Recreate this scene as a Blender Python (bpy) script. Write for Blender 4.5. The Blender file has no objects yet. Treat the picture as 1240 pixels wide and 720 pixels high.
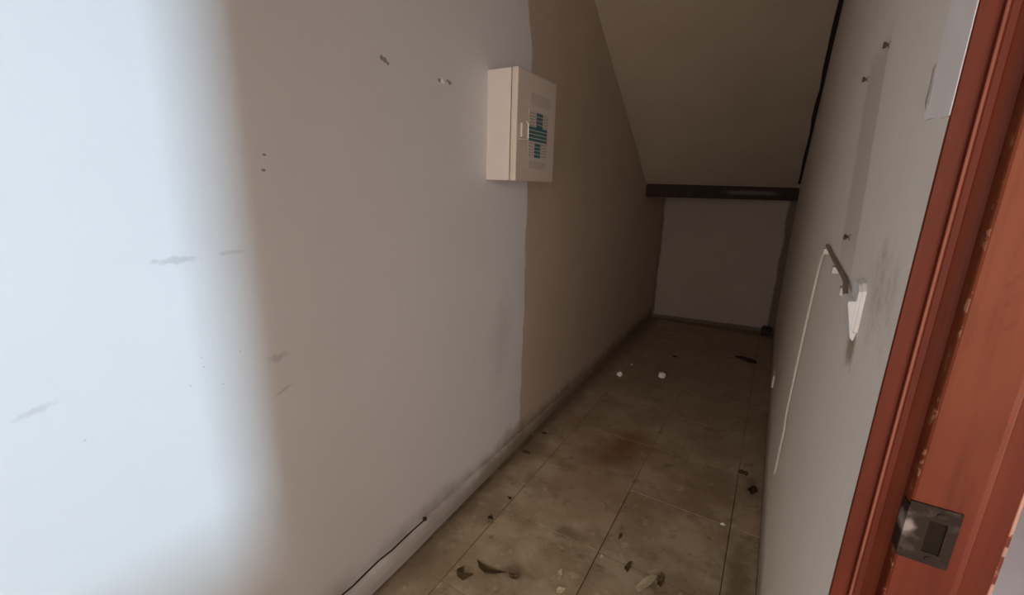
import bpy, bmesh, math, random
from mathutils import Vector, Matrix
random.seed(7)
S = bpy.context.scene
COL = S.collection
R = math.radians

# ------------------------------------------------------------------ camera
CAM_H = 1.40
yaw, pitch, roll = -0.529562, -0.248636, 0.0284177
fwd = Vector((math.sin(yaw)*math.cos(pitch), math.cos(yaw)*math.cos(pitch), math.sin(pitch)))
right = fwd.cross(Vector((0, 0, 1))).normalized()
up = right.cross(fwd)
r2 = math.cos(roll)*right + math.sin(roll)*up
u2 = -math.sin(roll)*right + math.cos(roll)*up
cam = bpy.data.cameras.new('camera')
cam.sensor_width = 36.0
cam.lens = 36.0*535.74/1240.0
cam.clip_start = 0.02
co = bpy.data.objects.new('camera', cam)
COL.objects.link(co)
m = Matrix((r2, u2, -fwd)).transposed().to_4x4()
m.translation = Vector((0, 0, CAM_H))
co.matrix_world = m
S.camera = co

# ------------------------------------------------------------------ light
w = bpy.data.worlds.new('world')
S.world = w
w.use_nodes = True
w.node_tree.nodes['Background'].inputs[0].default_value = (0.62, 0.78, 1.0, 1)
w.node_tree.nodes['Background'].inputs[1].default_value = 1.0

def area(name, loc, direction, sx, sy, power, col):
    l = bpy.data.lights.new(name, 'AREA')
    l.shape = 'RECTANGLE'; l.size = sx; l.size_y = sy
    l.energy = power; l.color = col
    o = bpy.data.objects.new(name, l)
    o.location = loc
    o.rotation_euler = Vector(direction).to_track_quat('-Z', 'Z').to_euler()
    COL.objects.link(o)
    return o

# daylight entering the hall window
area('window_daylight', (4.15, 0.89, 1.58), (-1, 0, -0.05), 0.44, 0.95, 440, (0.54, 0.79, 1.0))
# broad warm fill light added at the unseen near end of the hall
area('hall_end_fill', (1.75, -2.13, 1.40), (0, 1, 0), 2.6, 2.3, 88, (1.0, 0.87, 0.795))
# warm fill light added behind the viewer to brighten the far walls
area('passage_end_fill', (-0.47, -3.24, 1.35), (0, 1, 0), 1.0, 2.1, 46, (1.0, 0.875, 0.80))

S.view_settings.view_transform = 'Standard'
S.view_settings.look = 'None'
S.view_settings.gamma = 1.0
S.view_settings.use_curve_mapping = False
S.view_settings.exposure = 0.0

# ------------------------------------------------------------------ dimensions
XL, XR = -1.070, 0.1345         # cupboard side walls
XO = 0.262                      # hall face of the right wall
YN = -3.20                      # near end of the cupboard
JY = 0.632                      # latch jamb, recessed face
TOPZ = 2.75

# ------------------------------------------------------------------ node helpers
class NT:
    def __init__(s, name):
        s.mat = bpy.data.materials.new(name)
        s.mat.use_nodes = True
        s.t = s.mat.node_tree
        s.n = s.t.nodes
        s.b = s.n['Principled BSDF']
        s.geo = s.n.new('ShaderNodeNewGeometry')
        s.pos = s.geo.outputs['Position']
        s.sep = s.n.new('ShaderNodeSeparateXYZ')
        s.t.links.new(s.pos, s.sep.inputs[0])
    def link(s, a, b): s.t.links.new(a, b)
    def put(s, sock, v):
        if isinstance(v, bpy.types.NodeSocket): s.link(v, sock)
        elif isinstance(v, (tuple, list)) and len(v) == 3 and sock.type == 'RGBA': sock.default_value = (*v, 1)
        else: sock.default_value = v
    def math(s, op, a, b=0.0, clamp=False):
        n = s.n.new('ShaderNodeMath'); n.operation = op; n.use_clamp = clamp
        s.put(n.inputs[0], a); s.put(n.inputs[1], b)
        return n.outputs[0]
    def mix(s, f, a, b, mode='MIX'):
        n = s.n.new('ShaderNodeMix'); n.data_type = 'RGBA'; n.blend_type = mode
        s.put(n.inputs[0], f); s.put(n.inputs[6], a); s.put(n.inputs[7], b)
        return n.outputs[2]
    def noise(s, scale, detail=3.0, rough=0.55, vec=None, stretch=None, off=(0, 0, 0)):
        n = s.n.new('ShaderNodeTexNoise')
        n.inputs['Scale'].default_value = scale
        n.inputs['Detail'].default_value = detail
        n.inputs['Roughness'].default_value = rough
        v = vec or s.pos
        mp = s.n.new('ShaderNodeMapping')
        mp.inputs['Location'].default_value = off
        mp.inputs['Scale'].default_value = stretch or (1, 1, 1)
        s.link(v, mp.inputs[0]); s.link(mp.outputs[0], n.inputs['Vector'])
        return n.outputs['Fac']
    def ramp(s, v, a, b, x=0.0, y=1.0):
        n = s.n.new('ShaderNodeMapRange')
        n.interpolation_type = 'SMOOTHSTEP'
        s.put(n.inputs[0], v)
        n.inputs[1].default_value = a; n.inputs[2].default_value = b
        n.inputs[3].default_value = x; n.inputs[4].default_value = y
        return n.outputs[0]
    def spot(s, c, r, rot=(0, 0, 0), soft=0.5, rag=0.6, nscale=40.0):
        """ragged elliptical stain centred at c with radii r (1 inside, 0 outside)"""
        a = s.n.new('ShaderNodeVectorMath'); a.operation = 'SUBTRACT'
        s.link(s.pos, a.inputs[0]); a.inputs[1].default_value = c
        rt = s.n.new('ShaderNodeVectorRotate'); rt.rotation_type = 'EULER_XYZ'
        s.link(a.outputs[0], rt.inputs[0]); rt.inputs['Rotation'].default_value = rot
        d = s.n.new('ShaderNodeVectorMath'); d.operation = 'DIVIDE'
        s.link(rt.outputs[0], d.inputs[0]); d.inputs[1].default_value = r
        ln = s.n.new('ShaderNodeVectorMath'); ln.operation = 'LENGTH'
        s.link(d.outputs[0], ln.inputs[0])
        nz = s.noise(nscale, 3)
        v = s.math('ADD', ln.outputs['Value'], s.math('MULTIPLY', s.math('SUBTRACT', nz, 0.5), rag*2))
        return s.ramp(v, 1.0, 1.0-soft, 0, 1)
    def bump(s, h, strength=0.3, dist=0.01):
        n = s.n.new('ShaderNodeBump')
        n.inputs['Strength'].default_value = strength
        n.inputs['Distance'].default_value = dist
        s.link(h, n.inputs['Height']); s.link(n.outputs[0], s.b.inputs['Normal'])
    def done(s, col, rough=0.8, metal=0.0, spec=0.3):
        s.put(s.b.inputs['Base Color'], col)
        s.put(s.b.inputs['Roughness'], rough)
        s.b.inputs['Metallic'].default_value = metal
        s.b.inputs['Specular IOR Level'].default_value = spec
        return s.mat

def simple(name, col, rough=0.6, metal=0.0, var=0.12, scale=60.0, spec=0.3):
    t = NT(name)
    n = t.noise(scale, 4)
    dark = tuple(c*(1-var) for c in col); lite = tuple(min(1, c*(1+var)) for c in col)
    t.bump(n, 0.15, 0.002)
    return t.done(t.mix(n, dark, lite), rough, metal, spec)

# ------------------------------------------------------------------ materials
def mat_wall_left():
    t = NT('left_wall_paint')
    n1 = t.noise(3.0, 4); n2 = t.noise(25.0, 5)
    white = t.mix(n1, (0.70, 0.67, 0.655), (0.76, 0.735, 0.72))
    old = t.mix(t.noise(5.0, 4), (0.47, 0.365, 0.27), (0.59, 0.475, 0.365))
    # edge of the newer white coat
    e = t.math('ADD', t.sep.outputs['Y'], t.math('MULTIPLY', t.math('SUBTRACT', t.noise(4.0, 4), 0.5), 0.07))
    e = t.math('ADD', e, t.ramp(t.sep.outputs['Z'], 1.95, 2.2, 0, 0.05))
    col = t.mix(t.ramp(e, 1.945, 1.960), white, old)
    # scuffs, dents and one broad grey patch on the white coat
    grey = (0.42, 0.385, 0.37)
    sp = []
    sp.append((t.spot((XL, 0.427, 1.228), (0.2, 0.05, 0.010), (0.05, 0, 0), 0.6, 0.9, 60), 0.42))
    sp.append((t.spot((XL, 0.545, 1.232), (0.2, 0.035, 0.006), (0, 0, 0), 0.6, 0.9, 60), 0.35))
    sp.append((t.spot((XL, 0.185, 0.993), (0.2, 0.036, 0.009), (-0.25, 0, 0), 0.6, 0.8, 60), 0.30))
    sp.append((t.spot((XL, 0.625, 0.946), (0.2, 0.034, 0.014), (0, 0, 0), 0.7, 1.0, 50), 0.5))
    sp.append((t.spot((XL, 0.628, 0.850), (0.2, 0.038, 0.007), (-0.3, 0, 0), 0.7, 0.7, 50), 0.5))
    sp.append((t.spot((XL, 1.75, 0.70), (0.2, 0.13, 0.30), (0, 0, 0), 0.9, 0.7, 6), 0.30))
    for f, k in sp:
        col = t.mix(t.math('MULTIPLY', f, k), col, grey)
    # specks
    v = t.n.new('ShaderNodeTexVoronoi'); v.inputs['Scale'].default_value = 34.0
    t.link(t.pos, v.inputs['Vector'])
    dots = t.ramp(v.outputs['Distance'], 0.10, 0.05, 0, 1)
    area_ = t.spot((XL, 0.42, 0.92), (0.3, 0.30, 0.16), (0, 0, 0), 0.6, 0.6, 10)
    keep = t.ramp(t.noise(14.0, 2, off=(3, 1, 5)), 0.52, 0.58)
    col = t.mix(t.math('MULTIPLY', t.math('MULTIPLY', dots, area_), t.math('MULTIPLY', keep, 0.55)), col, (0.30, 0.27, 0.25))
    # splashed dirt creeping up from the floor
    h = t.math('ADD', t.sep.outputs['Z'], t.math('MULTIPLY', t.math('SUBTRACT', t.noise(7.0, 4), 0.5), 0.16))
    far = t.ramp(t.sep.outputs['Y'], 0.8, 1.9, 0.5, 1.0)
    col = t.mix(t.math('MULTIPLY', t.ramp(h, 0.15, 0.02), far), col, (0.24, 0.185, 0.13))
    t.bump(t.math('ADD', t.math('MULTIPLY', n2, 0.5), t.math('MULTIPLY', t.noise(7.0, 4), 1.0)), 0.11, 0.012)
    return t.done(col, 0.62, 0, 0.25)

def mat_wall_right():
    t = NT('right_wall_paint')
    col = t.mix(t.noise(3.0, 4), (0.74, 0.685, 0.605), (0.82, 0.765, 0.685))
    # darker stained band left by a removed fitting
    u = t.math('SUBTRACT', t.sep.outputs['Y'], t.math('MULTIPLY', t.math('SUBTRACT', t.sep.outputs['Z'], 1.49), 0.33))
    u = t.math('ADD', u, t.math('MULTIPLY', t.math('SUBTRACT', t.noise(6.0, 3), 0.5), 0.06))
    band = t.math('MULTIPLY', t.ramp(u, 1.095, 1.125), t.ramp(u, 1.36, 1.31))
    band = t.math('MULTIPLY', band, t.math('MULTIPLY', t.ramp(t.sep.outputs['Z'], 1.74, 1.66), t.ramp(t.sep.outputs['Z'], 1.18, 1.34)))
    col = t.mix(t.math('MULTIPLY', band, 0.5), col, (0.44, 0.405, 0.355))
    v = t.noise(45.0, 5, 0.7)
    sp = t.spot((XR, 0.76, 1.27), (0.3, 0.14, 0.10), (0, 0, 0), 0.9, 0.8, 20)
    col = t.mix(t.math('MULTIPLY', sp, t.ramp(v, 0.42, 0.74, 0.25, 0.7)), col, (0.40, 0.31, 0.21))
    sp = t.spot((XR, 0.885, 1.155), (0.3, 0.065, 0.045), (0, 0, 0), 0.9, 0.8, 25)
    col = t.mix(t.math('MULTIPLY', sp, 0.75), col, (0.22, 0.155, 0.085))
    h = t.math('ADD', t.sep.outputs['Z'], t.math('MULTIPLY', t.math('SUBTRACT', t.noise(6.0, 4), 0.5), 0.2))
    col = t.mix(t.math('MULTIPLY', t.ramp(h, 0.22, 0.02), 0.75), col, (0.25, 0.20, 0.15))
    far = t.ramp(t.math('ADD', t.sep.outputs['Y'], t.math('MULTIPLY', t.noise(5.0, 3), 0.8)), 2.2, 3.6)
    col = t.mix(t.math('MULTIPLY', far, 0.15), col, (0.34, 0.28, 0.23))  # far stretch darkened in the colour to paint the light's falloff
    t.bump(t.math('ADD', t.noise(9.0, 4), t.math('MULTIPLY', t.noise(60.0, 3), 0.1)), 0.16, 0.014)
    return t.done(col, 0.7, 0, 0.25)

def mat_back():
    t = NT('back_wall_whitewash')
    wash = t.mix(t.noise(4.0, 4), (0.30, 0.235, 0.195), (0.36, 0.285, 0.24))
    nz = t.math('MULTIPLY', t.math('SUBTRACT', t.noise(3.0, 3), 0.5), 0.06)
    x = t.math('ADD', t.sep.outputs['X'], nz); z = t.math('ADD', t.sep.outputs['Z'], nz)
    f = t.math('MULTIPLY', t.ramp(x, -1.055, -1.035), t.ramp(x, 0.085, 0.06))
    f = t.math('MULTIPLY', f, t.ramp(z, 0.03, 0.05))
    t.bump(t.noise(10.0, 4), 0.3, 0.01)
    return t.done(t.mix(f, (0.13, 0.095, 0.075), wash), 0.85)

def mat_soffit():
    t = NT('soffit_old_distemper')
    col = t.mix(t.noise(2.5, 4), (0.37, 0.295, 0.215), (0.46, 0.375, 0.285))
    t.bump(t.math('ADD', t.noise(8.0, 4), t.math('MULTIPLY', t.noise(50, 3), 0.3)), 0.3, 0.01)
    return t.done(col, 0.85, 0, 0.2)

def mat_tile():
    t = NT('floor_tile_worn')
    n = t.noise(4.0, 5, 0.6)
    col = t.mix(t.ramp(n, 0.35, 0.65), (0.33, 0.245, 0.150), (0.52, 0.42, 0.285))
    info = t.n.new('ShaderNodeObjectInfo')
    col = t.mix(t.math('MULTIPLY', info.outputs['Random'], 0.25), col, (0.30, 0.21, 0.14))
    blot = t.ramp(t.noise(9.0, 5, 0.65, off=(4, 2, 0)), 0.56, 0.70)
    col = t.mix(t.math('MULTIPLY', blot, 0.75), col, (0.19, 0.125, 0.068))
    pale = t.ramp(t.noise(16.0, 5, 0.6, off=(9, 1, 0)), 0.58, 0.68)
    col = t.mix(t.math('MULTIPLY', pale, 0.5), col, (0.60, 0.50, 0.37))
    fine = t.ramp(t.noise(38.0, 5, 0.7, off=(1, 8, 0)), 0.60, 0.68)
    col = t.mix(t.math('MULTIPLY', fine, 0.5), col, (0.17, 0.115, 0.065))
    rust = t.spot((-0.56, 2.22, 0), (0.17, 0.30, 0.3), (0, 0, 0.3), 0.8, 0.5, 6)
    col = t.mix(t.math('MULTIPLY', rust, 0.85), col, (0.20, 0.075, 0.025))
    red = t.spot((-0.60, 1.75, 0), (0.30, 0.40, 0.3), (0, 0, 0), 0.9, 0.6, 5)
    col = t.mix(t.math('MULTIPLY', red, 0.50), col, (0.36, 0.19, 0.115))
    for c, r in (((-0.56, 1.47, 0), (0.10, 0.06, 0.3)), ((-0.64, 1.19, 0), (0.07, 0.06, 0.3)), ((0.07, 1.6, 0), (0.06, 0.28, 0.3)),
                 ((-0.97, 1.95, 0), (0.10, 0.10, 0.3)), ((0.08, 2.25, 0), (0.05, 0.14, 0.3))):
        col = t.mix(t.math('MULTIPLY', t.spot(c, r, (0, 0, 0), 0.9, 0.7, 14), 0.65), col, (0.15, 0.10, 0.055))
    # dirt packed along the walls, dark line at the left foot, darker far end
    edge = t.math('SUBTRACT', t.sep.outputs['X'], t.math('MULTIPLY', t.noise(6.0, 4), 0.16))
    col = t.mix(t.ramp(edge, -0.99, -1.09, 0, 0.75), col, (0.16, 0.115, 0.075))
    crev = t.math('MULTIPLY', t.ramp(t.sep.outputs['X'], -1.000, -1.022), t.ramp(t.noise(10.0, 3), 0.35, 0.55, 0.4, 0.85))
    col = t.mix(crev, col, (0.10, 0.07, 0.042))
    smudge = t.ramp(t.noise(6.0, 6, 0.7, off=(7, 3, 0)), 0.53, 0.66)
    col = t.mix(t.math('MULTIPLY', smudge, 0.55), col, (0.22, 0.155, 0.09))
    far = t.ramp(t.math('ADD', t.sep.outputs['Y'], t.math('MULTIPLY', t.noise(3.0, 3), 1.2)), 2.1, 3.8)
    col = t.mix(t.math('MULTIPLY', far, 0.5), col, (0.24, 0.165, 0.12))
    t.bump(t.math('ADD', t.noise(12.0, 5), t.math('MULTIPLY', t.noise(80, 3), 0.3)), 0.25, 0.006)
    return t.done(col, t.ramp(n, 0.3, 0.7, 0.45, 0.75), 0, 0.35)

def mat_grout():
    t = NT('dirt_filled_joints')
    n = t.math('MULTIPLY', t.math('SUBTRACT', t.noise(4.0, 4), 0.5), 0.9)
    near = t.math('MULTIPLY', t.ramp(t.math('ADD', t.sep.outputs['Y'], n), 2.3, 1.7), t.ramp(t.math('ADD', t.sep.outputs['X'], n), -0.98, -0.68))
    return t.done(t.mix(near, (0.25, 0.18, 0.115), (0.085, 0.058, 0.034)), 0.95)

def mat_wood():
    t = NT('red_brown_varnished_wood')
    g = t.noise(30.0, 5, 0.6, stretch=(1.6, 1.6, 0.06))
    col = t.mix(g, (0.075, 0.013, 0.005), (0.135, 0.026, 0.010))
    x = t.sep.outputs['X']; z = t.sep.outputs['Z']; y = t.sep.outputs['Y']
    # sun-bleached, thinner varnish high up on the middle face
    mid = t.math('MULTIPLY', t.ramp(x, 0.176, 0.181), t.ramp(x, 0.262, 0.235))
    hi = t.ramp(t.math('ADD', z, t.math('MULTIPLY', t.noise(10.0, 4), 0.25)), 1.02, 1.50)
    col = t.mix(t.math('MULTIPLY', t.math('MULTIPLY', mid, hi), 0.7), col, (0.19, 0.055, 0.022))
    # chipped arrises and the bead's pale line
    nz = t.noise(70.0, 4, 0.7, stretch=(0.5, 0.5, 0.5))
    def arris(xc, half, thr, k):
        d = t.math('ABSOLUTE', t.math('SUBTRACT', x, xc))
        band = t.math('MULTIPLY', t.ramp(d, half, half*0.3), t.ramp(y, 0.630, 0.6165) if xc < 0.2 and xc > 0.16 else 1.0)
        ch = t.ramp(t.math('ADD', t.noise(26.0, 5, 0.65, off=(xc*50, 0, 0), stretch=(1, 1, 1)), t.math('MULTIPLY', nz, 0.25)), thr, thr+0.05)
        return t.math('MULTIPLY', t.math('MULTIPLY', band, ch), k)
    col = t.mix(arris(0.1795, 0.0016, 0.66, 0.9), col, (0.34, 0.17, 0.10))
    col = t.mix(arris(0.2660, 0.0035, 0.55, 0.9), col, (0.40, 0.20, 0.13))
    col = t.mix(arris(0.1530, 0.0016, 0.22, 0.75), col, (0.34, 0.135, 0.095))  # highlight along the worn bead painted into the colour
    blot = t.ramp(t.noise(35.0, 4, 0.6, off=(2, 7, 1)), 0.62, 0.72)
    col = t.mix(t.math('MULTIPLY', t.math('MULTIPLY', blot, mid), 0.6), col, (0.11, 0.030, 0.014))
    st = t.ramp(t.noise(9.0, 5, 0.6, off=(5, 5, 5), stretch=(6, 6, 0.5)), 0.45, 0.70)
    col = t.mix(t.math('MULTIPLY', st, 0.45), col, (0.062, 0.012, 0.006))
    t.bump(g, 0.12, 0.003)
    t.b.inputs['IOR'].default_value = 1.22
    return t.done(col, 0.55, 0, 0.5)

def mat_plate():
    t = NT('tarnished_strike_metal')
    n = t.noise(60.0, 4)
    col = t.mix(t.ramp(n, 0.52, 0.66), (0.024, 0.016, 0.011), (0.050, 0.036, 0.026))
    col = t.mix(t.spot((0.181, 0.61, 1.032), (0.010, 0.1, 0.016), (0, 0, 0), 0.8, 0.6, 80), col, (0.24, 0.195, 0.17))
    t.bump(n, 0.3, 0.002)
    return t.done(col, 0.7, 0.1, 0.1)

def mat_timber():
    t = NT('dark_timber')
    g = t.noise(20.0, 4, stretch=(0.15, 1, 1.5))
    col = t.mix(g, (0.030, 0.019, 0.014), (0.060, 0.042, 0.033))
    col = t.mix(t.spot((-0.25, 4.7, 1.39), (0.32, 0.6, 0.03), (0, 0, 0), 0.7, 0.4, 8), col, (0.13, 0.10, 0.083))  # lighter middle streak paints a reflection onto the beam
    t.bump(g, 0.3, 0.005)
    return t.done(col, 0.65, 0, 0.15)

M = dict(
    left=mat_wall_left(), right=mat_wall_right(), back=mat_back(), soffit=mat_soffit(), tile=mat_tile(), wood=mat_wood(),
    plate=mat_plate(), timber=mat_timber(),
    grout=mat_grout(),
    cream=simple('hall_cream_paint', (0.66, 0.54, 0.44), 0.8, 0, 0.05, 3),
    lilac=simple('hall_floor_pale', (0.42, 0.37, 0.40), 0.6, 0, 0.06, 5),
    plaster=simple('fresh_white_plaster', (0.80, 0.755, 0.74), 0.75, 0, 0.05, 12),
    plastic=simple('aged_cream_plastic', (0.66, 0.575, 0.515), 0.45, 0, 0.03, 10, 0.4),
    lid=simple('cream_lid_plastic', (0.62, 0.52, 0.43), 0.4, 0, 0.04, 8, 0.4),
    seam=simple('dark_seam', (0.20, 0.15, 0.12), 0.8),
    teal=simple('teal_print', (0.060, 0.145, 0.160), 0.6),
    paper=simple('printed_paper', (0.58, 0.49, 0.41), 0.7),
    ink=simple('grey_ink', (0.34, 0.28, 0.23), 0.7),
    faded=simple('faded_print', (0.54, 0.445, 0.365), 0.6),
    handle=simple('clear_glossy_plastic', (0.85, 0.76, 0.66), 0.2, 0, 0.03, 10, 0.6),
    white=simple('white_plastic', (0.80, 0.78, 0.76), 0.4, 0, 0.03, 20, 0.4),
    cable=simple('white_cable_sheath', (0.66, 0.60, 0.53), 0.5, 0, 0.06, 30),
    dullcable=simple('brown_cable_sheath', (0.24, 0.19, 0.15), 0.6, 0, 0.1, 30),  # darker brown version of the cable sheath
    dark=simple('dark_hole_shade', (0.016, 0.011, 0.008), 0.95, spec=0.03),
    steel=simple('rusty_steel', (0.11, 0.085, 0.07), 0.55, 0.5),
    pock=simple('dull_pocked_plaster', (0.33, 0.29, 0.27), 0.9),
    leaf=simple('dry_brown_leaf', (0.105, 0.068, 0.030), 0.8, 0, 0.3, 90),
    grime=simple('black_grime', (0.035, 0.023, 0.016), 0.9, 0, 0.3, 90),
    chip=simple('pale_plaster_chip', (0.52, 0.44, 0.29), 0.85, 0, 0.15, 90),
    crumb=simple('white_foam_crumb', (0.92, 0.88, 0.84), 0.7, 0, 0.05, 90),
)

# ------------------------------------------------------------------ mesh helpers
def obj(name, bm, mat, parent=None, smooth=False):
    me = bpy.data.meshes.new(name)
    bmesh.ops.recalc_face_normals(bm, faces=bm.faces)
    bm.to_mesh(me); bm.free()
    me.materials.append(M[mat])
    if smooth:
        for p in me.polygons: p.use_smooth = True
    o = bpy.data.objects.new(name, me)
    COL.objects.link(o)
    if parent: o.parent = parent
    return o

def box(bm, x0, x1, y0, y1, z0, z1, bevel=0.0, seg=2):
    r = bmesh.ops.create_cube(bm, size=1.0, matrix=Matrix.Translation(((x0+x1)/2, (y0+y1)/2, (z0+z1)/2)) @ Matrix.Diagonal((x1-x0, y1-y0, z1-z0, 1)))
    if bevel:
        es = list({e for v in r['verts'] for e in v.link_edges})
        bmesh.ops.bevel(bm, geom=es, offset=bevel, segments=seg, affect='EDGES', profile=0.6)
    return bm

def B(*a, **k): return box(bmesh.new(), *a, **k)

def prism(bm, pts, axis, a, b):
    """extrude a 2-D outline along axis from a to b"""
    def P(p, h):
        return {'x': (h, p[0], p[1]), 'y': (p[0], h, p[1]), 'z': (p[0], p[1], h)}[axis]
    lo = [bm.verts.new(P(p, a)) for p in pts]; hi = [bm.verts.new(P(p, b)) for p in pts]
    n = len(pts)
    bm.faces.new(lo); bm.faces.new(hi[::-1])
    for i in range(n): bm.faces.new((lo[i], lo[(i+1) % n], hi[(i+1) % n], hi[i]))
    return bm

def tube(bm, pts, r, n=8):
    pts = [Vector(p) for p in pts]
    rings = []
    for i, p in enumerate(pts):
        d = (pts[min(i+1, len(pts)-1)]-pts[max(i-1, 0)]).normalized()
        a = d.orthogonal().normalized() if i == 0 else (rings_a - d*rings_a.dot(d)).normalized()
        rings_a = a
        b = d.cross(a)
        rings.append([bm.verts.new(p+r*(math.cos(2*math.pi*k/n)*a+math.sin(2*math.pi*k/n)*b)) for k in range(n)])
    for i in range(len(rings)-1):
        for k in range(n): bm.faces.new((rings[i][k], rings[i][(k+1) % n], rings[i+1][(k+1) % n], rings[i+1][k]))
    bm.faces.new(rings[0][::-1]); bm.faces.new(rings[-1])
    return bm

def smoothpath(pts, sub=5):
    P = [Vector(p) for p in pts]; out = []
    for i in range(len(P)-1):
        p0, p1, p2, p3 = P[max(i-1, 0)], P[i], P[i+1], P[min(i+2, len(P)-1)]
        for k in range(sub):
            t = k/sub
            out.append(0.5*((2*p1)+(-p0+p2)*t+(2*p0-5*p1+4*p2-p3)*t*t+(-p0+3*p1-3*p2+p3)*t**3))
    return out+[P[-1]]

def struct(o): o['kind'] = 'structure'; return o
def tag(o, label, cat, group=None):
    o['label'] = label; o['category'] = cat
    if group: o['group'] = group
    return o
def root(name, loc):
    e = bpy.data.objects.new(name, None); e.empty_display_size = 0.05
    e.location = loc; COL.objects.link(e)
    return e
def adopt(e, *os):
    """parts are built in world space: keep them there under an Empty that has a location"""
    for o in os:
        o.parent = e; o.matrix_parent_inverse = Matrix.Translation(-e.location)

# ------------------------------------------------------------------ room shell
def back_y(x): return 4.95 + (x-XL)/(XR-XL)*0.15
struct(obj('wall_left', B(XL-0.12, XL, YN-0.1, 5.3, -0.05, 2.9), 'left'))
bm = bmesh.new()
prism(bm, [(XR, 0.636), (0.1350, 0.636), (0.1350, 0.690), (XO, 0.690), (XO, 5.3), (XR, 5.3)], 'z', -0.05, 2.9)
prism(bm, [(XR, -0.234), (0.1350, -0.234), (0.1350, -0.290), (XO, -0.290), (XO, YN-0.1), (XR, YN-0.1)], 'z', -0.05, 2.9)
box(bm, XR, XO, -0.300, 0.700, 2.115, 2.9)
wr = struct(obj('wall_right', bm, 'right'))
def wall_with_opening(x0, x1, y0, y1, z0, z1, ox0, ox1, oz0, oz1):
    b = bmesh.new()
    box(b, x0, ox0, y0, y1, z0, z1); box(b, ox1, x1, y0, y1, z0, z1)
    box(b, ox0, ox1, y0, y1, z0, oz0); box(b, ox0, ox1, y0, y1, oz1, z1)
    return b
def window_frame(name, ox0, ox1, oz0, oz1, y0, y1):
    b = bmesh.new(); t = 0.035
    box(b, ox0, ox0+t, y0, y1, oz0, oz1); box(b, ox1-t, ox1, y0, y1, oz0, oz1)
    box(b, ox0+t, ox1-t, y0, y1, oz0, oz0+t); box(b, ox0+t, ox1-t, y0, y1, oz1-t, oz1)
    return struct(obj(name, b, 'white'))
# unseen near end of the passage, opening and frame added around the fill light
struct(obj('wall_near', wall_with_opening(XL, XR, YN-0.1, YN, -0.05, 2.9, -1.01, 0.07, 0.26, 2.44), 'right'))
window_frame('fill_window_1', -1.01, 0.07, 0.26, 2.44, YN-0.10, YN-0.05)
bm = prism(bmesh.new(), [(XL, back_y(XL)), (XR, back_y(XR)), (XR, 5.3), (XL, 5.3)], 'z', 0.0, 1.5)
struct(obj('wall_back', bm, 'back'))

# raised patch of fresh plaster beside the door frame
pp = [(0.745, 2.05), (0.742, 1.617), (0.744, 1.567), (0.738, 1.535), (0.733, 1.507), (0.747, 1.497), (0.736, 1.488), (0.70, 1.486), (0.669, 1.481), (0.6352, 1.480), (0.6352, 2.05)]
bm = prism(bmesh.new(), pp, 'x', XR-0.0016, XR+0.002)
bmesh.ops.bevel(bm, geom=[e for e in bm.edges if all(v.co.x < XR for v in e.verts)], offset=0.0006, segments=1, affect='EDGES')
obj('plaster_patch', bm, 'plaster', wr)
# thin dark sliver marking a crack at its edge
obj('patch_crack', prism(bmesh.new(), [(0.739, 1.552), (0.744, 1.545), (0.740, 1.528), (0.744, 1.512), (0.736, 1.500), (0.734, 1.522)], 'x', XR-0.0035, XR), 'pock', wr)

# sloping soffit of the stair flight (skewed: lower end runs diagonally)
G = 0.026    # open joint along the right wall
L0, L1 = Vector((XL, 2.137, 2.75)), Vector((XL, 4.200, 1.442))
R0, R1 = Vector((XR-G, 2.680, 2.75)), Vector((XR-G, 5.010, 1.432))
bm = bmesh.new(); NX, NYY = 8, 16; gr = {}
for i in range(NX+1):
    for j in range(NYY+1):
        a = L0.lerp(R0, i/NX); b = L1.lerp(R1, i/NX); p = a.lerp(b, j/NYY)
        p.z += random.uniform(-0.002, 0.002)
        p.x += random.uniform(-0.005, 0.005) if i == NX else 0
        gr[i, j, 0] = bm.verts.new(p)
        gr[i, j, 1] = bm.verts.new(p+Vector((0, 0.06, 0.14)))
for i in range(NX):
    for j in range(NYY):
        bm.faces.new((gr[i, j, 0], gr[i, j+1, 0], gr[i+1, j+1, 0], gr[i+1, j, 0]))
        bm.faces.new((gr[i, j, 1], gr[i+1, j, 1], gr[i+1, j+1, 1], gr[i, j+1, 1]))
for j in range(NYY):
    for i in (0, NX): bm.faces.new((gr[i, j, 0], gr[i, j, 1], gr[i, j+1, 1], gr[i, j+1, 0]))
for i in range(NX):
    for j in (0, NYY): bm.faces.new((gr[i, j, 0], gr[i+1, j, 0], gr[i+1, j, 1], gr[i, j, 1]))
struct(obj('ceiling_slope', bm, 'soffit'))
# dark backing slab above the soffit, added to keep light out of the joint
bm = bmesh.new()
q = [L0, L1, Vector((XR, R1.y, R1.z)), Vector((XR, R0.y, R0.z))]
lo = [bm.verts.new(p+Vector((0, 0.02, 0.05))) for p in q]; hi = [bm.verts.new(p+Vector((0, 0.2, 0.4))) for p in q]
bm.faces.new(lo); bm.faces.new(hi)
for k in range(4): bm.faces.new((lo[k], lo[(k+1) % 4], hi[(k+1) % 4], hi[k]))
struct(obj('ceiling_joint_backing', bm, 'grime'))
struct(obj('ceiling_flat', prism(bmesh.new(), [(XL, YN), (XR, YN), (XR, 2.75), (XR-G, 2.75), (XL, 2.2)], 'z', 2.75, 2.9), 'soffit'))
struct(obj('ceiling_low', prism(bmesh.new(), [(XL, 4.26), (XR, 5.05), (XR, 5.3), (XL, 5.3)], 'z', 1.40, 1.50), 'soffit'))

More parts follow.
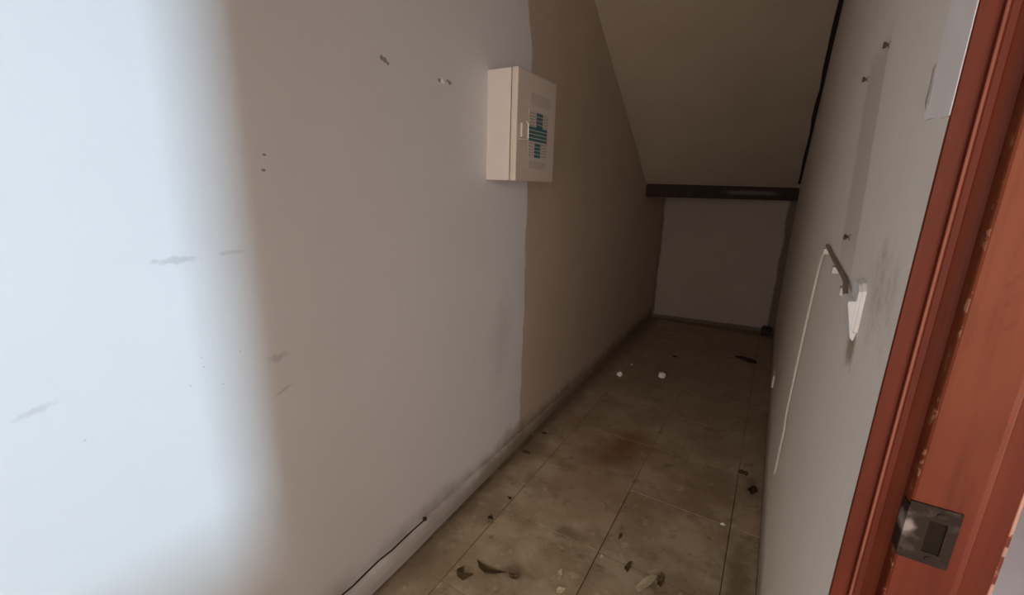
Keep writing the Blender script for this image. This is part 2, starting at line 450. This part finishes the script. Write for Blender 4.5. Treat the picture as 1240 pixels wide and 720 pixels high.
# floor: bed plus one object for each tile
fl = struct(obj('floor', B(XL-0.12, XO+0.02, YN-0.1, 5.3, -0.08, -0.0026), 'grout'))
xs = [XL, -0.857, -0.415, 0.022, XR]
T = 0.4325; y0 = 1.445
ys = [y0+T*k for k in range(-11, 9)]
shared = {}
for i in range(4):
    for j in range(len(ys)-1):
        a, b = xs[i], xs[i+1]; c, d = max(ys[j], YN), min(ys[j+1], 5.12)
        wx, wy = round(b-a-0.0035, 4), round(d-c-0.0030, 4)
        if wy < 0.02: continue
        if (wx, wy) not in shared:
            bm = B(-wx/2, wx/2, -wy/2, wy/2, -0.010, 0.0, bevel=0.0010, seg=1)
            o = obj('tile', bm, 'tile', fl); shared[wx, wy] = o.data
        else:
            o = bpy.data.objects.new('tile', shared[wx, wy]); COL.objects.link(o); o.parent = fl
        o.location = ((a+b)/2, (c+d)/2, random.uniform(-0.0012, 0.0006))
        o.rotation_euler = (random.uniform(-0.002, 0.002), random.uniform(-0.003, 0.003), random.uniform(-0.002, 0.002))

# irregular rendered skirting along the left wall, dying out towards the back
bm = bmesh.new(); prev = None
N = 48
for k in range(N+1):
    y = YN + (3.6-YN)*k/N
    f = 1.0 if y < 1.05 else max(0.0, 1-(y-1.05)/1.6)
    d = 0.012+0.033*f+random.uniform(-0.002, 0.002)
    h = 0.050+0.024*f+random.uniform(-0.003, 0.003)
    if y > 3.0: d *= max(0.15, (3.6-y)/0.6); h *= max(0.2, (3.6-y)/0.6)
    ring = [bm.verts.new(q) for q in ((XL-0.01, y, 0), (XL+d, y, 0), (XL+d*0.93, y, h*0.45), (XL+d*0.72, y, h*0.82), (XL+d*0.35, y, h), (XL-0.01, y, h*1.02))]
    if prev:
        for q in range(5): bm.faces.new((prev[q], prev[q+1], ring[q+1], ring[q]))
    else: bm.faces.new(ring)
    prev = ring
bm.faces.new(prev[::-1])
bl = struct(obj('baseboard_left', bm, 'left'))
# old wire lying in the ledge of the skirting, ending in a knot
bm = tube(bmesh.new(), [(XL+0.020+random.uniform(-.003, .003), 0.3+0.06*k, 0.077+random.uniform(-.002, .002)) for k in range(14)]+[(XL+0.018, 1.143, 0.072)], 0.0030, 6)
wi = tag(obj('wire', bm, 'grime'), 'thin black wire lying on the skirting ledge below the white wall', 'wire')
bm = bmesh.new(); bmesh.ops.create_icosphere(bm, subdivisions=2, radius=0.009, matrix=Matrix.Translation((XL+0.018, 1.146, 0.076)))
obj('knot', bm, 'grime', wi)

# ------------------------------------------------------------------ hall outside the door (daylight source side)
struct(obj('floor_hall', B(XO+0.02, 4.3, -2.2, 3.4, -0.08, -0.005), 'lilac'))
bm = bmesh.new()
WX0, WX1 = 4.05, 4.2
box(bm, WX0, WX1, -2.2, 0.62, 0, 2.75); box(bm, WX0, WX1, 1.16, 3.4, 0, 2.75)
box(bm, WX0, WX1, 0.62, 1.16, 0, 1.05); box(bm, WX0, WX1, 0.62, 1.16, 2.10, 2.75)
struct(obj('wall_hall_window', bm, 'cream'))
struct(obj('wall_hall_far', B(XO, 4.2, 3.3, 3.4, 0, 2.75), 'cream'))
struct(obj('wall_hall_near', wall_with_opening(XO, 4.2, -2.2, -2.1, 0, 2.75, 0.42, 3.08, 0.22, 2.58), 'cream'))
window_frame('fill_window_2', 0.42, 3.08, 0.22, 2.58, -2.20, -2.15)  # opening and frame added around the hall fill light
struct(obj('ceiling_hall', B(XO, 4.2, -2.2, 3.4, 2.75, 2.85), 'cream'))
struct(obj('wall_hall_occluder', B(1.25, 1.37, 0.2, 3.3, 0, 0.95), 'cream'))  # unseen low wall added to shade the foot of the light patch

# ------------------------------------------------------------------ door frame
d1 = struct(root('door_1', (0.2, 0.2, 0)))
prof = [(0.1352, 0.700), (0.1352, 0.6375), (0.1338, 0.6370), (0.1338, 0.6335), (0.1345, JY), (0.1505, JY), (0.1514, 0.6270), (0.1534, 0.6256), (0.1556, 0.6275), (0.1575, JY),
        (0.1630, JY), (0.1640, 0.636), (0.1655, 0.637), (0.1720, 0.6345), (0.1776, 0.6335), (0.1788, 0.6165), (0.1798, 0.6138), (0.1818, 0.6122),
        (0.2330, 0.6120), (0.2375, 0.6135), (0.2400, 0.6175), (0.2420, 0.6195), (0.2630, 0.6185), (0.2670, 0.6205), (0.2680, 0.626), (0.2680, 0.700)]
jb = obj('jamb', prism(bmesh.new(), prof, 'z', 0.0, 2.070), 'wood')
prof2 = [(x, 0.402-y) for x, y in prof]
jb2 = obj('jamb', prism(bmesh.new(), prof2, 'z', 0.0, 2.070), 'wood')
bm = bmesh.new()
prism(bm, [(x, 2.05+(y-0.632)) for x, y in prof], 'y', -0.29, 0.69)
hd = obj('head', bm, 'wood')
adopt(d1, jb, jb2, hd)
# strike plate: face with a latch opening, lip folded round the arris
zb, zt = 0.990, 1.064
px0, px1, hx0, hx1, hz0, hz1 = 0.1790, 0.2235, 0.1985, 0.2140, 1.005, 1.046
bm = bmesh.new()
yf, ybk = 0.6095, 0.6121
for a, b, c, d in ((px0, hx0, zb, zt), (hx1, px1, zb, zt), (hx0, hx1, zb, hz0), (hx0, hx1, hz1, zt)):
    box(bm, a, b, yf, ybk, c, d)
bmesh.ops.remove_doubles(bm, verts=bm.verts, dist=1e-5)
prism(bm, [(0.1766, 0.627), (0.1782, 0.627), (0.1800, 0.6121), (0.1800, 0.6095), (0.1786, 0.6098)], 'z', zb+0.004, zt-0.006)
sp = obj('strike_plate', bm, 'plate'); sp['label'] = 'tarnished metal strike plate'
ho = obj('latch_hole_shade', B(hx0, hx1, 0.6112, 0.6122, hz0, hz1), 'dark')  # solid jamb behind: dark sheet paints the shade inside the opening
adopt(d1, sp)
ho.parent = sp
for z in (0.9975, 1.055):
    bm = bmesh.new()
    bmesh.ops.create_cone(bm, cap_ends=True, segments=12, radius1=0.0036, radius2=0.003, depth=0.0016, matrix=Matrix.Translation((0.2060, yf-0.0004, z)) @ Matrix.Rotation(R(90), 4, 'X'))
    s_ = obj('screw', bm, 'plate'); s_.parent = sp

# ------------------------------------------------------------------ beam at the foot of the soffit
bm = bmesh.new()
a0, a1 = Vector((XL, 4.185, 0)), Vector((XR, 4.985, 0))
dn = Vector((-(a1-a0).y, (a1-a0).x, 0)).normalized()*0.09
q = [(a0.x, a0.y), (a1.x, a1.y), (a1.x, a1.y+0.10), (a0.x, a0.y+0.10)]
prism(bm, q, 'z', 1.330, 1.447)
bmesh.ops.bevel(bm, geom=[e for e in bm.edges if abs(e.verts[0].co.z-e.verts[1].co.z) < 1e-4], offset=0.006, segments=2, affect='EDGES')
bo = obj('beam', bm, 'timber')
tag(bo, 'dark timber beam across the foot of the sloping soffit', 'beam')

# ------------------------------------------------------------------ fuse box on the left wall
fx = root('fuse_box', (XL, 1.76, 1.42))
tag(fx, 'cream plastic fuse box with teal printed label on the left wall', 'fuse box')
FY0, FY1, FZ0, FZ1 = 1.588, 1.932, 1.418, 1.838
body = obj('body', B(XL-0.002, XL+0.108, FY0, FY1, FZ0, FZ1, bevel=0.004), 'plastic')
rim = obj('seam', B(XL+0.106, XL+0.114, FY0+0.005, FY1-0.005, FZ0+0.005, FZ1-0.005), 'seam')
bm = B(XL+0.112, XL+0.140, FY0-0.001, FY1+0.001, FZ0-0.001, FZ1+0.001, bevel=0.007, seg=3)
lid = obj('lid', bm, 'lid')
adopt(fx, body, rim, lid)
FX = XL+0.140
card = obj('label_card', B(FX, FX+0.0010, 1.682, 1.856, 1.512, 1.702), 'paper'); card.parent = lid
def mark(name, y0, y1, z0, z1, mat, par, t=0.0016): return obj(name, B(FX+0.0006, FX+t, y0, y1, z0, z1), mat, par)
for k in range(4):
    z = 1.6935-0.0155*k; mark('stripe', 1.748, 1.806, z-0.0125, z, 'teal', card)
for k in range(4):
    z = 1.636-0.0150*k; mark('stripe', 1.686, 1.850, z-0.0115, z, 'teal', card)
for k in range(4):
    z = 1.573-0.0150*k; mark('stripe', 1.738, 1.794, z-0.0120, z, 'teal', card)
for k in range(5):
    for y0_, y1_, zz in ((1.690, 1.738, 1.690), (1.814, 1.850, 1.690), (1.690, 1.728, 1.572), (1.802, 1.850, 1.572)):
        z = zz-0.0118*k; mark('text_line', y0_, y1_, z-0.0030, z, 'ink', card)
for a, b, c, d in ((1.695, 1.872, 1.720, 1.765), (1.694, 1.850, 1.470, 1.500)):
    mark('faded_print', a, b, c, d, 'faded', lid, 0.0009)
bm = bmesh.new()
tube(bm, [(FX+0.001, 1.664, 1.650), (FX+0.010, 1.664, 1.640), (FX+0.010, 1.664, 1.585)], 0.0022, 8)
tube(bm, [(FX+0.010, 1.667, 1.582), (FX+0.008, 1.640, 1.580), (FX+0.001, 1.608, 1.579)], 0.0022, 8)
hdl = obj('handle', bm, 'handle', lid); hdl['label'] = 'glossy clear handle'
bm = B(FX, FX+0.008, 1.618, 1.662, 1.586, 1.640, bevel=0.002)
obj('latch_recess', bm, 'lid', lid)

# ------------------------------------------------------------------ loose switch box, cable and clips on the right wall
sw = root('switch_box', (XR, 0.89, 1.18))
tag(sw, 'loose white plastic switch box hanging off the right wall', 'switch')
bm = prism(bmesh.new(), [(0.850, 1.190), (0.870, 1.178), (0.905, 1.182), (0.925, 1.215), (0.925, 1.258), (0.905, 1.268), (0.866, 1.266), (0.850, 1.256)], 'x', XR-0.009, XR+0.001)
bmesh.ops.bevel(bm, geom=[e for e in bm.edges if all(v.co.x < XR-0.005 for v in e.verts)], offset=0.004, segments=2, affect='EDGES')
bp = obj('back_plate', bm, 'white')
bm = prism(bmesh.new(), [(0.1150, 1.236), (0.1285, 1.238), (0.1345, 1.232), (0.1345, 1.190), (0.1325, 1.172), (0.1280, 1.176)], 'y', 0.856, 0.925)
bmesh.ops.bevel(bm, geom=bm.edges[:], offset=0.0015, segments=2, affect='EDGES')
cv = obj('cover', bm, 'white')
sl = obj('slot_shade', B(0.1305, 0.1342, 0.8545, 0.858, 1.206, 1.212), 'dark')  # solid dark block paints the shade of a narrow opening
adopt(sw, bp, cv); adopt(sw, sl)

cb = root('cable', (XR, 1.7, 0.61))
tag(cb, 'thin white cable looping up and down the right wall', 'cable')
XC = XR-0.0055
p1 = smoothpath([(XC, 1.476, 1.256), (XC, 1.554, 1.231), (XC, 1.604, 1.180), (XC, 1.636, 1.085), (XC, 1.668, 0.969), (XC, 1.694, 0.844), (XC, 1.712, 0.723), (XC, 1.727, 0.644), (XC, 1.690, 0.600), (XC, 1.700, 0.520), (XC, 1.72, 0.40)])
p2 = smoothpath([(XC, 1.500, 1.262), (XC, 1.330, 1.252), (XC, 1.180, 1.246), (XC, 1.050, 1.240), (XC-0.006, 0.964, 1.232), (XC-0.006, 0.915, 1.220)])
c1 = obj('white_run', tube(bmesh.new(), p1, 0.0038, 8), 'cable', smooth=True)
c2 = obj('brown_run', tube(bmesh.new(), p2, 0.0042, 8), 'dullcable', smooth=True)
c2['label'] = 'brown length'
adopt(cb, c1, c2)
for y, z in ((1.496, 1.247), (1.218, 1.236), (1.033, 1.222)):
    o = obj('clip', B(XR-0.013, XR, y-0.014, y+0.014, z-0.008, z+0.007, bevel=0.002), 'cable')
    adopt(cb, o)
# white blank plate low down near the far end
pl = obj('blank_plate', B(XR-0.012, XR+0.001, 3.10, 3.24, 0.19, 0.27, bevel=0.003), 'cable')
tag(pl, 'small pale blank plate low on the right wall near the floor', 'wall plate')

# screws left in the right wall
def wall_screw(y, z, label):
    e = root('wall_screw', (XR, y, z))
    bm = bmesh.new(); X90 = Matrix.Rotation(R(90), 4, 'Y')
    bmesh.ops.create_cone(bm, cap_ends=True, segments=10, radius1=0.0028, radius2=0.0028, depth=0.010, matrix=Matrix.Translation((XR-0.003, y, z)) @ X90)
    a = obj('shank', bm, 'steel')
    bm = bmesh.new()
    bmesh.ops.create_cone(bm, cap_ends=True, segments=14, radius1=0.0062, radius2=0.0045, depth=0.005, matrix=Matrix.Translation((XR-0.009, y, z)) @ X90)
    b = obj('head', bm, 'steel')
    bm = bmesh.new()
    bmesh.ops.create_cone(bm, cap_ends=True, segments=14, radius1=0.0060, radius2=0.0055, depth=0.004, matrix=Matrix.Translation((XR-0.001, y, z)) @ X90)
    c = obj('wall_plug', bm, 'pock')
    adopt(e, a, b, c)
    tag(e, label, 'screw', 'screws left in the right wall')
wall_screw(1.156, 1.676, 'dark screw highest on the right wall beside the plaster patch')
wall_screw(1.400, 1.664, 'dark screw at top of the grey band, farther from the door')
wall_screw(1.142, 1.315, 'dark screw low on the right wall just above the cable bend')

# filled and broken fixing holes in the left wall
def hole(y, z, n, label, pale=None, spread=0.016, rad=0.0075):
    e = root('fixing_hole', (XL, y, z))
    for k in range(n):
        yy = y+(k-(n-1)/2)*spread; zz = z-0.006*k+random.uniform(-.003, .003)
        bm = bmesh.new()
        bmesh.ops.create_icosphere(bm, subdivisions=2, radius=rad*random.uniform(0.9, 1.15), matrix=Matrix.Translation((XL, yy, zz)) @ Matrix.Diagonal((0.16, random.uniform(.9, 1.3), random.uniform(.7, 1.1), 1)))
        adopt(e, obj('hole', bm, 'pock'))
    if pale:
        bm = bmesh.new()
        bmesh.ops.create_icosphere(bm, subdivisions=2, radius=0.010, matrix=Matrix.Translation((XL, pale[0], pale[1])) @ Matrix.Diagonal((0.35, 1.2, 0.9, 1)))
        adopt(e, obj('filler', bm, 'plaster'))
    tag(e, label, 'hole', 'old fixing holes in the left wall')
hole(1.042, 1.754, 3, 'curved dark broken hole high on the white wall, left of the other pair', None, 0.012)
hole(1.343, 1.750, 2, 'dark pock right of a pale filler blob, nearest the fuse box', (1.313, 1.742), 0.012)
hole(1.291, 1.742, 1, 'single dark pock left of a pale filler blob')
hole(0.645, 1.456, 1, 'tiny upper dent of two beside the bright light edge', rad=0.0042)
hole(0.639, 1.418, 1, 'tiny lower dent of two beside the bright light edge', rad=0.0042)

# ------------------------------------------------------------------ litter on the floor
def flake(name, pts, mat, label, cat, z=0.0, curl=0.006, thick=0.0015, group='litter on the tile floor'):
    cx = sum(p[0] for p in pts)/len(pts); cy = sum(p[1] for p in pts)/len(pts)
    bm = bmesh.new()
    n = len(pts); lo = []; hi = []
    ctr0 = bm.verts.new((0, 0, 0.0005)); ctr1 = bm.verts.new((0, 0, 0.0005+thick))
    for (x, y) in pts:
        h = random.uniform(0, curl)
        lo.append(bm.verts.new((x-cx, y-cy, 0.0003+h))); hi.append(bm.verts.new((x-cx, y-cy, 0.0003+h+thick)))
    for k in range(n):
        j = (k+1) % n
        bm.faces.new((ctr0, lo[j], lo[k])); bm.faces.new((ctr1, hi[k], hi[j])); bm.faces.new((lo[k], lo[j], hi[j], hi[k]))
    o = obj(name, bm, mat); o.location = (cx, cy, z)
    return tag(o, label, cat, group)
def blob_pts(c, rx, ry, rot=0, n=15, jag=0.28):
    rx *= 0.8; ry *= 0.8
    out = []
    for k in range(n):
        a = 2*math.pi*k/n; r = 1+random.uniform(-jag, jag)
        x, y = rx*r*math.cos(a), ry*r*math.sin(a)
        out.append((c[0]+x*math.cos(rot)-y*math.sin(rot), c[1]+x*math.sin(rot)+y*math.cos(rot)))
    return out

flake('dry_leaf', [(-0.800, 1.155), (-0.765, 1.150), (-0.725, 1.150), (-0.670, 1.165), (-0.705, 1.128), (-0.735, 1.115), (-0.765, 1.122)], 'leaf',
      'dark pointed dry leaf on the near tiles, largest of the litter', 'leaf', curl=0.010)
flake('curled_peel', [(-0.835, 1.085), (-0.825, 1.105), (-0.812, 1.085), (-0.800, 1.070), (-0.775, 1.092), (-0.768, 1.088), (-0.790, 1.052), (-0.815, 1.052), (-0.828, 1.066)], 'leaf',
      'hooked dark curl of peel left of the pointed leaf', 'peel', curl=0.012)
flake('grime_clump', blob_pts((-0.640, 1.165), 0.022, 0.014), 'leaf', 'small dark clump just right of the pointed dry leaf', 'debris', curl=0.008)
flake('grime_clump', blob_pts((-0.876, 1.367), 0.018, 0.010), 'grime', 'tiny black crumb on the near left tiles, nearer of two', 'debris')
flake('grime_clump', blob_pts((-0.872, 1.519), 0.013, 0.009), 'grime', 'tiny black crumb on the near left tiles, farther of two', 'debris')
flake('grime_clump', blob_pts((-0.985, 1.880), 0.032, 0.018), 'leaf', 'brown dirt patch on floor at the left wall paint edge', 'debris', curl=0.004)
flake('grime_clump', blob_pts((-0.985, 2.100), 0.016, 0.012), 'grime', 'black speck on floor close to the left wall, beyond the paint edge', 'debris')
flake('grime_clump', blob_pts((0.090, 2.197), 0.024, 0.040), 'grime', 'black clump on floor against the foot of the right wall', 'debris', curl=0.008)
flake('grime_clump', blob_pts((0.040, 2.330), 0.028, 0.030), 'leaf', 'brown clump beside the black one at the right wall foot', 'debris', curl=0.004)
flake('bark_scrap', [(-0.150, 4.150), (-0.090, 4.170), (-0.020, 4.130), (0.030, 4.090), (0.030, 4.020), (-0.030, 4.030), (-0.080, 4.090), (-0.140, 4.110)], 'grime',
      'black elongated scrap on the dark floor at the far end', 'debris', curl=0.012)
flake('grime_clump', blob_pts((-0.588, 3.815), 0.026, 0.022), 'grime', 'small black clump at the far end between the white crumbs and back wall', 'debris', curl=0.01)
flake('grime_clump', blob_pts((-0.292, 1.435), 0.013, 0.034), 'leaf', 'dark sliver on the joint crossing, right of the long joint', 'debris')
flake('grime_clump', blob_pts((-0.365, 1.570), 0.008, 0.020), 'leaf', 'short dark sliver just beyond the joint crossing', 'debris')
flake('plaster_chip', [(-0.245, 1.360), (-0.228, 1.350), (-0.200, 1.395), (-0.188, 1.440), (-0.204, 1.450), (-0.228, 1.410)], 'chip',
      'curved pale plaster chip at the bottom edge of the floor view', 'plaster chip', curl=0.010, thick=0.003)
flake('plaster_chip', blob_pts((-0.470, 1.205), 0.020, 0.012, 0.8), 'chip', 'pale chip left of the long tile joint, nearest the camera', 'plaster chip', thick=0.003)
flake('plaster_chip', blob_pts((-0.500, 1.265), 0.010, 0.026, 0.3), 'chip', 'slim pale chip left of the long tile joint', 'plaster chip', thick=0.003)
flake('plaster_chip', blob_pts((-0.008, 1.872), 0.012, 0.008), 'crumb', 'tiny white chip at the tile corner near the right wall', 'plaster chip', thick=0.004)
flake('dark_peel', blob_pts((-0.172, 1.440), 0.016, 0.036, 0.2), 'leaf', 'dark flake beside the curved pale chip', 'debris', curl=0.012)
flake('plaster_chip', blob_pts((-0.395, 1.425), 0.008, 0.008), 'chip', 'tiny pale crumb at the crossing of the tile joints', 'plaster chip', thick=0.003)

def crumb(c, r, label):
    bm = bmesh.new()
    bmesh.ops.create_icosphere(bm, subdivisions=3, radius=r)
    for v in bm.verts:
        v.co *= 1+0.16*math.sin(v.co.x*190+c[0]*40)*math.cos(v.co.y*170+v.co.z*150)+random.uniform(-.05, .05)
        v.co.z *= 0.85
    o = obj('foam_crumb', bm, 'crumb'); o.location = (c[0], c[1], r*0.86)
    tag(o, label, 'crumb', 'white crumbs at the far end')
crumb((-0.865, 3.145), 0.022, 'left of two white foam crumbs on the dark floor')
crumb((-0.583, 3.300), 0.026, 'right of two white foam crumbs on the dark floor')
crumb((-0.850, 3.420), 0.007, 'tiny white speck behind the left foam crumb')
# dark lump in the far right corner
bm = bmesh.new(); bmesh.ops.create_icosphere(bm, subdivisions=3, radius=0.048)
for v in bm.verts: v.co *= 1+0.28*math.sin(v.co.x*90+1)*math.cos(v.co.z*75+v.co.y*60)
o = obj('rubble_lump', bm, 'grime'); o.location = (0.07, 4.97, 0.046)
tag(o, 'dark rubble lump on floor in the far right corner', 'rubble')
